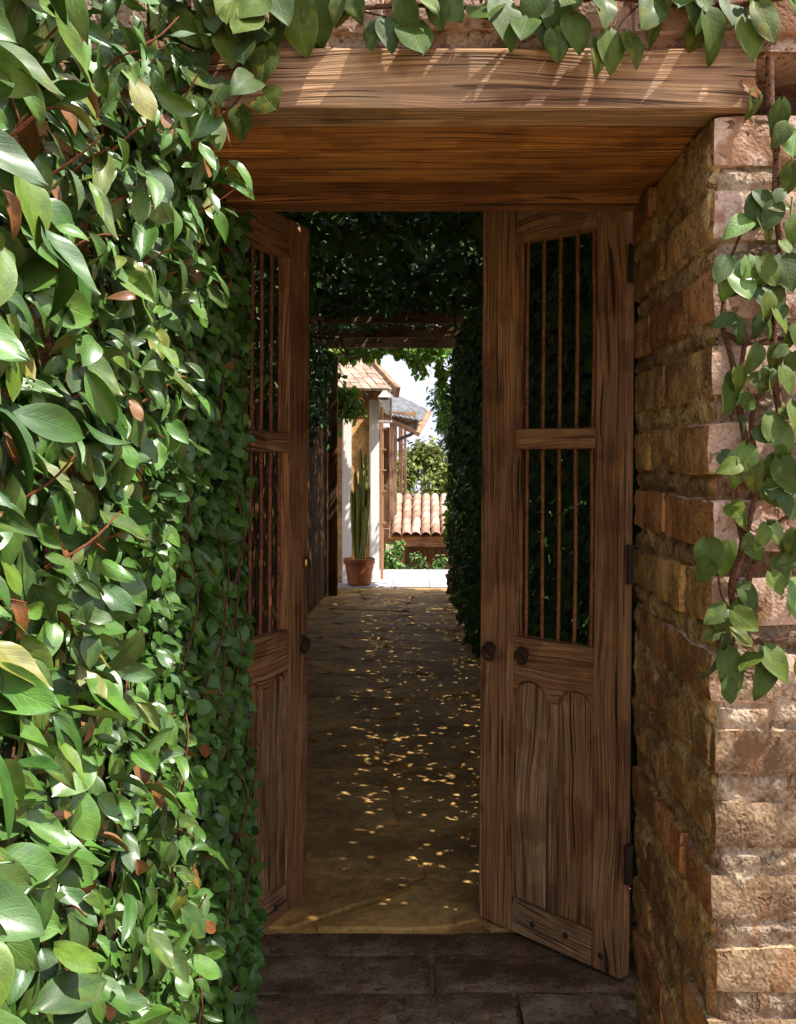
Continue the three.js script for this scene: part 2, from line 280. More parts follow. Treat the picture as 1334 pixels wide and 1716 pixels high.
{ // long sill slabs under the doors
  const slabM = [[0.37, 0.305, 0.24], [0.345, 0.285, 0.225], [0.385, 0.32, 0.255]].map(c => mat({ map: adobeC, bumpMap: adobeB, bumpScale: 0.006, roughness: 0.8 }, c));
  const base = new THREE.BoxGeometry(1.22, 0.1, 1.26); base.translate(0, -0.062, -2.69);
  const t = struct('threshold', boxUV(base, 'x'), slabM[1], 'worn grey stone threshold slabs beneath the open doors', 'threshold');
  for (const [d0, d1, x0, x1, k] of [[3.18, 3.325, -0.60, 0.61, 0], [2.945, 3.172, -0.60, 0.02, 1], [2.948, 3.17, 0.03, 0.61, 2], [2.66, 2.937, -0.60, 0.25, 0], [2.665, 2.935, 0.26, 0.555, 1], [2.36, 2.65, -0.60, -0.03, 2], [2.36, 2.65, -0.02, 0.555, 0], [2.09, 2.35, -0.60, 0.555, 1]]) {
    const g = roughBlock(x1 - x0, 0.07, d1 - d0, d0 * 3 + x0, 0.004, 0.03, 0.012); const m = part('slab', g, slabM[k], t); m.position.set((x0 + x1) / 2, -0.022 + rr(-0.003, 0.003), -(d0 + d1) / 2);
  }
}
{ // sunlit patio past the passage
  const pm = [[0.50, 0.47, 0.46], [0.44, 0.41, 0.40], [0.54, 0.51, 0.50]].map(c => mat({ bumpMap: earthB, bumpScale: 0.002, roughness: 0.85 }, c));
  const g = new THREE.BoxGeometry(4.6, 0.2, 2.1); g.translate(-0.4, -0.09, -13.67);
  const t = struct('patio', boxUV(g, 'z'), pm[1], 'pale sunlit patio at the end of the passage', 'patio');
  for (let i = 0; i < 10; i++) for (let j = 0; j < 5; j++) { const b = rbox(0.45, 0.03, 0.41, 0.006); boxUV(b, 'z', [i * 0.3, j * 0.7]); const m = part('tile', b, pm[(i * 5 + j * 3) % 3], t); m.position.set(-2.44 + i * 0.456, 0.017, -12.84 - j * 0.416); }
}

// ---------------------------------------------------------------- front wall of earth bricks
const XR = 0.567, D0 = 2.09, D1 = 2.86, LB = 2.18, LT = 2.302;
const wall = thing('brick_wall', 'thick old earth brick wall around the doorway, whitewash flaking', 'wall');
{
  const rows = []; for (let r = 0; r < 7; r++) rows.push([r * 0.144 + 0.002, r * 0.144 + 0.094]);
  for (let r = 0; r < 8; r++) rows.push([1.0077 + r * 0.1526, 1.0077 + r * 0.1526 + 0.101]);
  // mortar of the right pier: an L-shaped sheet (reveal, then face) roughened in depth, with real thickness behind
  const rec = 0.006, H = LB, dy = 0.007, ds = 0.011, LR = D1 - D0 - rec, LF = 1.5, NS = Math.round((LR + LF) / ds), NY = Math.round(H / dy);
  const groove = (s, y) => { let g = 0; for (const [a, b] of rows) for (const e of [a - 0.004, b + 0.004]) { const q = (y - e - f3(s * 9, e * 30, 2, 55) * 0.006) / 0.007; if (q > -3 && q < 3) g += Math.exp(-q * q) * (0.006 + 0.007 * n3(s * 11, e * 50, 5, 57)); } return g; };
  const pos = [], uv = [], idx = [];
  for (let j = 0; j <= NY; j++) for (let i = 0; i <= NS; i++) {
    const s = i * ds, y = j * dy; let x, d, nx, nd;
    if (s < LR) { x = XR + rec; d = D1 - s; nx = -1; nd = 0; } else { x = XR + rec + (s - LR); d = D0 + rec; nx = 0; nd = -1; }
    const c = Math.abs(s - LR) < 0.02 ? (1 - Math.abs(s - LR) / 0.02) : 0; if (c) { x += 0.010 * c; d += 0.010 * c; }
    const h = f3(s * 22, y * 26, 3, 5) * 0.008 + f3(s * 70, y * 80, 1, 9) * 0.0035 + f3(s * 6, y * 6, 7, 15) * 0.006 - 0.001 - groove(s, y);
    pos.push(x + nx * h, y, -(d + nd * h)); uv.push(s, y);
  }
  const split = Math.round(LR / ds), quad = (i, j) => { const a = j * (NS + 1) + i, b = a + NS + 1; idx.push(a, a + 1, b, a + 1, b + 1, b); };
  for (let j = 0; j < NY; j++) for (let i = 0; i < split; i++) quad(i, j);
  const nRev = idx.length; for (let j = 0; j < NY; j++) for (let i = split; i < NS; i++) quad(i, j);
  const g = new THREE.BufferGeometry(); g.setAttribute('position', new THREE.Float32BufferAttribute(pos, 3)); g.setAttribute('uv', new THREE.Float32BufferAttribute(uv, 2)); g.setIndex(idx); g.computeVertexNormals();
  g.addGroup(0, nRev, 0); g.addGroup(nRev, idx.length - nRev, 1); part('mortar', g, [M.mortar, M.mortarFace], wall);
  const blk = (x0, x1, y0, y1, d0, d1, m) => { const b = new THREE.BoxGeometry(x1 - x0, y1 - y0, d1 - d0); b.translate((x0 + x1) / 2, (y0 + y1) / 2, -(d0 + d1) / 2); return part('wall_core', boxUV(b, 'y'), m, wall); };
  blk(XR + 0.04, XR + 1.5, -0.02, LB - 0.001, D0 + 0.04, D1 - 0.002, M.mortar);
  blk(-2.4, -0.64, -0.02, LB - 0.001, D0 + 0.02, D1 - 0.002, M.mortar);
  blk(-2.4, XR + 1.5, LT + 0.001, 2.95, D0 + 0.05, D1 - 0.002, M.mortarWash);
  // header face above the lintel
  const hp = new THREE.PlaneGeometry(3.4, 0.64, 260, 50), q = hp.attributes.position;
  for (let i = 0; i < q.count; i++) { const x = q.getX(i) + 0.36, y = q.getY(i) + 2.62; q.setXYZ(i, x, y, -(D0 + 0.008) + f3(x * 20, y * 24, 2, 33) * 0.010 + f3(x * 60, y * 60, 2, 43) * 0.004); }
  hp.computeVertexNormals(); boxUV(hp, 'y'); part('mortar', hp, M.mortarWash, wall);
  let k = 0;
  const brick = (x0, x1, y0, y1, d0, d1, mats) => {
    const w = x1 - x0, h = y1 - y0, d = d1 - d0; k++;
    const m = part('brick', roughBlock(w, h, d, k * 1.37, 0.006, 0.018, 0.010), mats[k % mats.length], wall);
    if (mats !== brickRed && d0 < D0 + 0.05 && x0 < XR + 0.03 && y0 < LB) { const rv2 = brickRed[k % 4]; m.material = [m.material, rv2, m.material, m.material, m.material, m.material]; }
    m.position.set((x0 + x1) / 2, (y0 + y1) / 2, -(d0 + d1) / 2); m.rotation.set(rr(-0.012, 0.012), rr(-0.012, 0.012), rr(-0.01, 0.01));
  };
  rows.forEach(([y0, y1], r) => {
    const jx = rr(-0.007, 0.007), jd = rr(-0.005, 0.006), y = () => rr(-0.005, 0.005), front = r >= 7 ? brickWash : brickTan, a = r % 2;
    const cw = a ? 0.27 : 0.42, cd = a ? 0.40 : 0.20;
    brick(XR + jx, XR + cw, y0, y1, D0 + jd, D0 + cd, front);                       // corner
    let x = XR + cw + 0.035; while (x < XR + 1.4) { const l = rr(0.32, 0.44); brick(x, Math.min(x + l, XR + 1.48), y0 + y(), y1 + y(), D0 + rr(-0.005, 0.006), D0 + 0.16, front); x += l + 0.035; }
    let d = D0 + cd + 0.03; while (d < D1 - 0.1) { let l = rr(0.2, 0.34); if (D1 - d - l < 0.14) l = D1 - d - 0.004; brick(XR + rr(-0.008, 0.008), XR + 0.16, y0 + y(), y1 + y(), d, d + l, brickRed); d += l + 0.03; }
  });
  for (let r = 0; r < 4; r++) { let x = -1.3 + (r % 2) * 0.2; const y0 = LT + 0.036 + r * 0.15; while (x < XR + 1.4) { const l = rr(0.34, 0.46); brick(x, x + l, y0 + rr(-0.006, 0.006), y0 + 0.1 + rr(-0.006, 0.006), D0 + rr(-0.008, 0.004), D0 + 0.14, brickWash); x += l + 0.03; } }
}
{ // timber lintel: front beam, soffit planks, dark rear head
  const t = thing('timber_lintel', 'weathered brown timber lintel spanning the top of the doorway', 'lintel');
  part('front_beam', board(-0.74, 0.655, LB + 0.001, LT, -(D0 + 0.10), -(D0 - 0.014), 'x', 0.006), M.lintel, t);
  part('plank', board(-0.72, 0.64, LB + 0.004, LT - 0.03, -(D0 + 0.265), -(D0 + 0.105), 'x', 0.007), M.soffitA, t);
  part('plank', board(-0.72, 0.64, LB - 0.002, LT - 0.03, -(D0 + 0.515), -(D0 + 0.269), 'x', 0.007), M.soffitB, t);
  part('plank', board(-0.72, 0.64, LB + 0.006, LT - 0.03, -(D0 + 0.66), -(D0 + 0.520), 'x', 0.008), M.soffitC, t);
  part('rear_head', board(-0.72, 0.64, LB - 0.018, LT - 0.03, -(D1 - 0.01), -(D0 + 0.664), 'x', 0.012), M.soffitC, t);
}

// ---------------------------------------------------------------- doors
function makeDoor(label, hinge, free, lean, face, knob) {
  const W = 0.56, H0 = 0.025, H1 = 2.295, T = 0.046, hs = 0.105, fs = 0.145;
  const t = thing('door_leaf', label, 'door', [hinge[0], 0, -hinge[1]], 'pair of doorway leaves');
  const dx = free[0] - hinge[0], dz = -(free[1] - hinge[1]); t.rotation.order = 'YZX'; t.rotation.y = Math.atan2(-dz, dx); t.rotation.z = lean;
  const z0 = -T / 2, z1 = T / 2;
  part('stile', board(0, hs, H0, H1, z0, z1, 'y', 0.006), M.doorC, t);
  const st = board(W - fs, W, H0, H1, z0, z1, 'y', 0.006); part('stile', st, M.doorB, t);
  part('rail', board(hs, W - fs, 2.165, H1 - 0.002, z0 + 0.003, z1 - 0.003, 'x'), M.doorC, t);
  part('rail', board(hs, W - fs, 1.527, 1.590, z0 + 0.002, z1 - 0.002, 'x', 0.006), M.door, t);
  part('rail', board(hs, W - fs, H0, 0.128, z0 + 0.003, z1 - 0.003, 'x'), M.doorGrey, t);
  const a0 = hs, a1 = W - fs, am = (a0 + a1) / 2, mw = 0.042;
  { // lock rail with two arched cut-outs along its lower edge
    const s = new THREE.Shape(); s.moveTo(a0, 0.945); s.lineTo(a1, 0.945); s.lineTo(a1, 0.765); s.quadraticCurveTo(a1 - 0.01, 0.815, (am + mw / 2 + a1) / 2, 0.818); s.quadraticCurveTo(am + mw / 2 + 0.01, 0.815, am + mw / 2, 0.765);
    s.lineTo(am - mw / 2, 0.765); s.quadraticCurveTo(am - mw / 2 - 0.01, 0.815, (am - mw / 2 + a0) / 2, 0.818); s.quadraticCurveTo(a0 + 0.01, 0.815, a0, 0.765);
    const g = new THREE.ExtrudeGeometry(s, { depth: T - 0.012, bevelEnabled: true, bevelThickness: 0.003, bevelSize: 0.0025, bevelSegments: 1, curveSegments: 8 }); g.translate(0, 0, z0 + 0.006); part('lock_rail', boxUV(g, 'x', [rnd(), rnd()]), M.door, t);
  }
  part('mullion', board(am - mw / 2, am + mw / 2, 0.13, 0.763, z0 + 0.004, z1 - 0.004, 'y'), M.doorGrey, t);
  for (const [p0, p1, m] of [[a0, am - mw / 2, M.doorC], [am + mw / 2, a1, M.doorGrey]]) {   // raised field in a groove over a thin back
    const i = 0.007, s = new THREE.Shape(); s.moveTo(p0 + i, 0.136); s.lineTo(p1 - i, 0.136); s.lineTo(p1 - i, 0.752); s.quadraticCurveTo(p1 - 0.014, 0.803, (p0 + p1) / 2, 0.807); s.quadraticCurveTo(p0 + 0.014, 0.803, p0 + i, 0.752);
    const g = new THREE.ExtrudeGeometry(s, { depth: T - 0.022, bevelEnabled: true, bevelThickness: 0.004, bevelSize: 0.003, bevelSegments: 2, curveSegments: 8 }); g.translate(0, 0, z0 + 0.011);
    const b = new THREE.BoxGeometry(p1 - p0 + 0.008, 0.69, 0.012); b.translate((p0 + p1) / 2, 0.473, 0);
    part('panel', mergeGeometries([boxUV(g, 'y', [rnd(), rnd()]), boxUV(b.toNonIndexed(), 'y')]), m, t);
  }
  for (const [y0, y1] of [[0.94, 1.532], [1.585, 2.17]]) for (let k = 0; k < 5; k++) {
    const x = lerp(a0 + 0.024, a1 - 0.032, k / 4) + rr(-0.003, 0.003), b = rr(-0.003, 0.003);
    const g = tube([V(x, y0, 0), V(x + b, lerp(y0, y1, 0.5), rr(-0.002, 0.002)), V(x + rr(-0.002, 0.002), y1, 0)], 0.0062, 10, 6); part('bar', g, M.bar, t);
  }
  const zf = face * T / 2;
  const pull = (x, y, r) => { // iron ring hanging from a rose plate
    const plate = new THREE.CylinderGeometry(r * 0.9, r, 0.008, 14); plate.rotateX(Math.PI / 2); plate.translate(x, y, zf + face * 0.004);
    const p = part('pull_plate', plate, M.rust, t);
    const ring = new THREE.TorusGeometry(r * 0.95, 0.0045, 7, 18); ring.rotateX(face * 0.25); ring.translate(x, y - r * 0.55, zf + face * 0.016); part('ring', ring, M.iron, p);
    const nb = new THREE.SphereGeometry(0.008, 8, 6); nb.translate(x, y + r * 0.35, zf + face * 0.012); part('boss', nb, M.iron, p);
  };
  pull(W - 0.05, 0.895, 0.024); if (face < 0) pull(W - fs - 0.045, 0.90, 0.022);
  if (knob) { const g = new THREE.SphereGeometry(0.018, 14, 10); g.scale(1, 1.3, 0.8); g.translate(W - 0.045, 1.16, zf + face * 0.014); part('knob', g, M.brass, t); }
  for (const [x, y] of [[0.07, 0.07], [0.2, 0.085], [0.33, 0.075]]) { const g = new THREE.SphereGeometry(0.010, 8, 6); g.scale(1, 1, 0.5); g.translate(x, y, zf); part('nail_head', g, M.iron, t); }
  for (const y of [0.35, 1.2, 2.05]) { const g = new THREE.CylinderGeometry(0.012, 0.012, 0.11, 8); g.translate(-0.008, y, 0); part('hinge', g, M.iron, t); }
  return t;
}
makeDoor('right wooden door leaf half open, with thin grille bars and two ring pulls', [0.572, 3.0], [0.192, 3.41], 0.009, -1, false);
makeDoor('left wooden door leaf swung wide open beside the leafy jamb, small brass knob', [-0.60, 3.06], [-0.415, 3.60], -0.012, 1, true);

// ---------------------------------------------------------------- hedge on the left and fig on the left jamb
function lerpTab(t, x) { if (x <= t[0][0]) return t[0][1]; for (let i = 1; i < t.length; i++) if (x <= t[i][0]) return lerp(t[i - 1][1], t[i][1], (x - t[i - 1][0]) / (t[i][0] - t[i - 1][0])); return t[t.length - 1][1]; }
function project(v) { const d = -v.z; return [CX + v.x / d * F, CY - (v.y - EYE) / d * F]; }
{
  const gw = new THREE.BoxGeometry(0.3, 2.5, 2.6); gw.translate(-0.98, 1.23, -0.76); const w = part('wall_core', boxUV(gw, 'y'), M.mortar, thing('garden_wall', 'earth garden wall glimpsed behind the glossy leaf hedge', 'wall'));
  const t = thing('leafy_hedge', 'sunlit hedge of large glossy green leaves filling the left side', 'hedge');
  const edge = [[0.3, -0.44], [0.7, -0.43], [0.95, -0.50], [1.15, -0.56], [1.4, -0.50], [1.62, -0.44], [1.9, -0.40], [2.05, -0.375], [2.25, -0.46], [2.6, -0.52]];
  const surf = (d, y) => lerp(-0.50 + f3(d * 3, y * 3, 1, 77) * 0.06, lerpTab(edge, y), sstep(1.5, 1.95, d)) + f3(d * 7, y * 7, 4, 87) * 0.03;
  const all = [];
  for (let i = 0; i < 6000; i++) {
    const d = rr(0.7, 2.10), y = rr(0.02, 2.55), lay = Math.pow(rnd(), 1.4) * 0.26, s = lerp(0.108, 0.068, sstep(1.1, 2.0, d)) * rr(0.5, 1.25);
    const pos = V(surf(d, y) - lay, y + s * 0.4, -d);
    const n = V(0.85, 0.55, 0.45).add(rv(0.95)), tip = V(0.42, -0.85, -0.12).add(rv(0.9));
    all.push({ pos, n, tip, s, d, lay, c: rnd() < 0.035 ? new THREE.Color().setRGB(0.30, 0.12, 0.03) : rnd() < 0.05 ? new THREE.Color().setRGB(0.26, 0.27, 0.04) : green(1.08, 0.02), m4: leafMatrix(pos, n, tip, s, rr(0.75, 1.15)) });
  }
  for (let i = 0; i < 60; i++) { const d = rr(1.1, 2.05), y = rr(0.4, 2.3), x = surf(d, y) - rr(0.0, 0.05), q = rr(-0.08, 0.08); part('twig', tube([V(x - 0.06, y, -d), V(x, y + 0.04, -d - q * 0.5), V(x + 0.035, y + rr(0.02, 0.1), -d - q)], 0.003, 8, 5, 0.0015), M.twig, t); }
  for (const l of all) { const [x, y] = project(l.pos); l.score = (x > -60 && x < 420 && y > -60 && y < 1760 ? 1 : 0) * l.s / l.d * (1 - l.lay * 6); }
  all.sort((a, b) => b.score - a.score);
  all.slice(0, 300).forEach((l, i) => { const r = rnd(); const m = r < 0.07 ? LM.bronze[i % 2] : r < 0.14 ? LM.yellow[i % 2] : r < 0.34 ? LM.worn[i % 3] : LM.hedge[Math.floor(rnd() * 5)]; const o = leafMesh(l.m4, ovate[i % 6], m, t); if (r < 0.07) o.scale.multiplyScalar(0.62); });
  leafMass('foliage', all.slice(300), ovate, massMat, t);
  for (let i = 0; i < 26; i++) { const d = rr(0.9, 2.0), y = rr(0, 1.4), x = surf(d, y) - rr(0.11, 0.2); part('branch', tube([V(x - 0.08, y, -d), V(x, y + 0.25, -d - rr(-0.1, 0.1)), V(x + 0.05, y + rr(0.4, 0.6), -d - rr(-0.2, 0.2)), V(x + 0.06, y + rr(0.7, 0.95), -d - rr(-0.25, 0.25))], 0.007, 18, 6, 0.002), M.bark, t); }
}
{
  const t = thing('climbing_fig', 'small-leaved climbing fig covering the shaded left jamb', 'climber');
  const surf = (d, y) => lerp(-0.515, -0.492, sstep(2.1, 2.9, d)) + f3(d * 5, y * 5, 9, 97) * 0.028 + 0.03 * sstep(1.0, 0.2, y) - (d > 2.9 ? (d - 2.9) * 0.25 : 0);
  const all = [];
  for (let i = 0; i < 11000; i++) {
    const d = rr(2.0, 3.06), y = rr(0.0, 2.17), lay = Math.pow(rnd(), 1.4) * 0.13, s = rr(0.030, 0.056);
    const pos = V(surf(d, y) - lay, y + s * 0.4, -d), n = V(0.75, 0.45, 0.6).add(rv(0.9)), tip = V(0.35, -0.75, 0.1).add(rv(0.9));
    all.push({ pos, n, tip, s, d, lay, c: rnd() < 0.02 ? new THREE.Color().setRGB(0.25, 0.09, 0.03) : green(0.9), m4: leafMatrix(pos, n, tip, s, rr(0.9, 1.2)) });
  }
  for (const l of all) { const [x, y] = project(l.pos); l.score = (x > 200 && y > -20 && y < 1740 ? 1 : 0) * l.s / l.d * (1 - l.lay * 8); }
  all.sort((a, b) => b.score - a.score);
  all.slice(0, 300).forEach((l, i) => leafMesh(l.m4, ovate[i % 6], rnd() < 0.04 ? LM.bronze[i % 2] : rnd() < 0.25 ? LM.worn[i % 3] : LM.hedge[Math.floor(rnd() * 4)], t));
  leafMass('foliage', all.slice(300), [...ovateLo], leafMat([1, 1, 1], { clearcoat: 0.3, roughness: 0.6, specularIntensity: 0.6 }), t);
  for (let i = 0; i < 34; i++) { const d = rr(2.1, 3.0), y = rr(0, 1.7), x = surf(d, y); part('stem', tube([V(x - 0.05, y, -d), V(x - 0.01, y + 0.15, -d - rr(-0.05, 0.05)), V(x + rr(0, 0.03), y + 0.3, -d - rr(-0.1, 0.1)), V(x - 0.01, y + rr(0.35, 0.5), -d - rr(-0.15, 0.15))], 0.004, 14, 5, 0.0015), M.bark, t); }
}

// ---------------------------------------------------------------- vine over the lintel and down the right pier
function vineLeaf(t, px, py, len, ang, o = {}) {               // px,py: middle of the blade in the photo; len px at the wall; ang: tip direction, 0 down, + right
  const d = D0 - (o.off ?? rr(0.03, 0.07)), s = len / F * d, a = ang * Math.PI / 180, c = P(px, py, d);
  const tip = V(Math.sin(a), -Math.cos(a), rr(-0.15, 0.25)), pos = c.clone().addScaledVector(tip, -s * 0.5);
  const n = V(0.15, 0.35, 1).add(rv(0.55));
  leafMesh(leafMatrix(pos, n, tip, s, rr(0.9, 1.1)), heart[Math.floor(rnd() * 3)], o.m ?? (rnd() < 0.22 ? LM.vineWorn[Math.floor(rnd() * 2)] : LM.vine[Math.floor(rnd() * 4)]), t);
}
{
  const t = thing('lintel_vine', 'vine with hanging heart-shaped leaves trailing above the timber lintel', 'vine');
  const stem = (pts, r, r1 = r * 0.5, m = M.bark) => part('stem', tube(pts.map(([x, y, o]) => P(x, y, D0 - (o ?? 0.02))), r, 40, 6, r1), m, t);
  stem([[1334, -10], [1180, 12], [1020, -5], [860, 14], [700, 8], [560, 14], [440, 2], [330, 30]], 0.008, 0.004);
  stem([[1300, -40], [1100, -20], [900, -28], [700, -24], [480, -30], [300, -20]], 0.007, 0.004);
  stem([[540, 12], [610, 20], [690, 40]], 0.003); stem([[440, 20], [400, 90], [420, 140]], 0.0035); stem([[440, 90], [410, 150], [380, 190]], 0.003);
  stem([[330, 20], [345, 90], [350, 160]], 0.003); stem([[680, 10], [700, 50], [690, 70]], 0.003); stem([[1080, 0], [1040, 40], [1030, 80]], 0.003);
  for (const [x, y, l, a] of [[505, 50, 92, 12], [536, 38, 86, 8], [424, 72, 88, -10], [462, 78, 84, -14], [442, 112, 74, -6], [395, 40, 70, -20], [630, 66, 62, -5], [652, 60, 66, 12], [690, 84, 96, 6], [684, 28, 74, 18], [700, 20, 80, 30], [756, 16, 70, 35], [735, 22, 60, 10], [818, 48, 96, 6], [846, 46, 98, 12], [880, 62, 72, -12], [918, 50, 84, 0], [940, 44, 90, 14], [932, 80, 60, 8], [965, 60, 74, 8], [998, 98, 66, 0], [1026, 88, 76, 8], [1058, 88, 70, 10], [1080, 36, 84, -30], [1105, 42, 80, 25], [1168, 60, 56, -8], [1205, 58, 90, 28], [1228, 34, 84, 10], [1252, 72, 78, 4], [1285, 40, 80, 20], [1170, 20, 80, 10], [1130, 12, 76, -20], [1000, 28, 80, -10], [975, 14, 74, 10], [890, 12, 78, -18], [600, 20, 64, 25], [570, 24, 58, -8], [470, 20, 76, 20], [380, 90, 70, 10], [345, 60, 74, -12], [335, 110, 70, 4], [360, 20, 76, 15]]) vineLeaf(t, x, y, l, a);
  for (const [x, y, l, a] of [[402, 162, 78, -38], [464, 194, 84, 34], [402, 208, 60, 4], [345, 188, 92, 2], [368, 176, 84, -14], [355, 228, 70, 12], [322, 200, 76, -6], [330, 150, 80, 20], [300, 120, 70, -8]]) vineLeaf(t, x, y, l, a, { off: rr(0.05, 0.12) });
  for (let i = 0; i < 46; i++) vineLeaf(t, rr(250, 1340), rr(-70, 14), rr(55, 88), rr(-40, 40));
  for (let i = 0; i < 22; i++) vineLeaf(t, rr(270, 430), rr(-20, 100), rr(45, 75), rr(-40, 40), { off: rr(0.0, 0.09) });
  vineLeaf(t, 1262, 148, 44, 60, { m: LM.dead }); vineLeaf(t, 430, 6, 48, -40, { m: LM.dead });
}
{
  const t = thing('pier_vine', 'leafy vine with woody stems climbing the right pier', 'vine');
  const stem = (pts, r, r1 = r * 0.6, m = M.bark) => part('stem', tube(pts.map(([x, y, o]) => P(x, y, D0 - (o ?? 0.02))), r, 48, 7, r1), m, t);
  stem([[1236, 1046], [1228, 980], [1246, 910], [1236, 850], [1252, 760], [1240, 690], [1226, 600], [1212, 548], [1214, 490]], 0.0095, 0.005);
  stem([[1240, 1046], [1262, 950], [1300, 880], [1334, 860]], 0.007); stem([[1250, 900], [1270, 800], [1260, 700], [1290, 620], [1300, 560]], 0.006, 0.004);
  stem([[1290, 96], [1292, 180], [1302, 260], [1300, 330], [1308, 420], [1300, 520], [1296, 600], [1310, 720]], 0.0085, 0.007);
  stem([[1328, 330], [1318, 440], [1312, 560], [1308, 640]], 0.0025, 0.002, M.greenStem); stem([[1218, 560], [1250, 575], [1290, 566], [1334, 570]], 0.006);
  stem([[1236, 1040], [1270, 1076], [1320, 1070]], 0.005); stem([[1236, 1040], [1210, 1000], [1202, 950]], 0.003); stem([[1270, 1070], [1290, 1090], [1300, 1110]], 0.0035); stem([[1236, 1046], [1226, 1090], [1222, 1130]], 0.0035);
  stem([[1250, 560], [1240, 660], [1262, 760], [1300, 800], [1334, 780]], 0.005); stem([[1212, 500], [1230, 420], [1262, 360], [1300, 330]], 0.004);
  for (const [x, y, l, a] of [[1270, 355, 74, -12], [1232, 390, 72, -46], [1280, 385, 62, 20], [1300, 345, 60, 60], [1222, 470, 84, -22], [1240, 480, 78, 6], [1262, 470, 84, 14], [1290, 455, 66, 30], [1205, 455, 60, -30], [1272, 500, 58, -10], [1320, 460, 74, 10], [1300, 500, 56, 30], [1212, 545, 56, -60], [1240, 556, 52, 20], [1280, 552, 60, -10], [1310, 540, 58, 30], [1262, 605, 62, -20], [1302, 604, 58, 10], [1222, 665, 86, -14], [1246, 640, 60, 30], [1282, 640, 56, -20], [1320, 640, 60, 20], [1288, 720, 62, -20], [1312, 740, 70, 20], [1326, 700, 60, -10], [1242, 785, 88, -12], [1262, 800, 70, 10], [1290, 790, 66, -30], [1320, 800, 74, 20], [1300, 830, 66, 40], [1250, 870, 58, 46], [1270, 905, 60, -30], [1318, 850, 60, 10], [1300, 900, 62, 30], [1190, 935, 72, 8], [1216, 940, 70, -14], [1180, 960, 52, -30], [1256, 1000, 58, 30], [1310, 960, 66, 10], [1326, 915, 60, -10], [1198, 1032, 60, -60], [1192, 1060, 56, -50], [1216, 1046, 52, 40], [1250, 1040, 60, 50], [1240, 1070, 52, 30], [1206, 1110, 96, -8], [1228, 1130, 90, 16], [1276, 1140, 84, -18], [1296, 1116, 82, 26], [1262, 1120, 60, -20], [1222, 1160, 48, 6], [1330, 250, 70, -8], [1318, 200, 76, 12], [1334, 300, 66, 10], [1306, 230, 56, -30], [1334, 1000, 60, -10], [1330, 390, 60, -10], [1334, 570, 56, 10]]) vineLeaf(t, x, y, l * 0.9, a, rnd() < 0.14 ? { m: LM.vineFresh } : {});
  for (let i = 0; i < 30; i++) vineLeaf(t, rr(1338, 1560), rr(180, 1150), rr(50, 80), rr(-50, 50));
  for (let i = 0; i < 34; i++) vineLeaf(t, rr(1205, 1334), rr(330, 1060), rr(30, 52), rr(-70, 70));
  vineLeaf(t, 1262, 176, 52, -4);
}

// ---------------------------------------------------------------- pergola passage
{
  const t = thing('pergola', 'dark timber pergola over the shaded passage', 'pergola');
  for (let d = 3.3; d < 12.6; d += 1.16) part('beam', board(-1.5, 1.3, 2.86, 2.98, -d - 0.045, -d + 0.045, 'x'), M.pergola, t);
  part('end_beam', board(-1.6, 1.35, 2.84, 2.97, -12.30, -12.20, 'x'), M.pale, t);
  for (const x of [-1.42, 1.18]) part('side_beam', board(x - 0.05, x + 0.05, 2.735, 2.858, -12.6, -2.9, 'z'), M.pergola, t);
  for (const [x, d] of [[-1.42, 4], [-1.42, 6.6], [-1.42, 9.2], [-1.02, 11.9], [1.18, 4], [1.18, 6.6], [1.18, 9.2], [1.18, 11.9]]) part('post', board(x - 0.05, x + 0.05, 0, 2.733, -d - 0.05, -d + 0.05, 'y'), M.pergola, t);
}
{
  const t = thing('board_fence', 'dark weathered board fence along the left of the passage', 'fence');
  for (let d = 3.3, i = 0; d < 12.3; d += 0.125, i++) { const g = board(-0.055, 0.055, 0.02, 1.93 + rr(-0.03, 0.02), -0.011, 0.011, 'y'); g.rotateY(Math.PI / 2); const m = part('fence_board', g, i % 3 ? M.dark : M.pergola, t); m.position.set(lerp(-1.27, -1.10, (d - 3.3) / 9), 0, -d); m.rotation.y = rr(-0.04, 0.04); m.rotation.x = rr(-0.006, 0.006); }
  for (const y of [0.4, 1.5]) part('rail', tubeRail(y), M.dark, t);
  function tubeRail(y) { const g = new THREE.BoxGeometry(0.05, 0.09, 9.1); g.rotateY(-Math.atan2(0.17, 9)); g.translate(-1.232, y, -7.8); return boxUV(g, 'z'); }
}
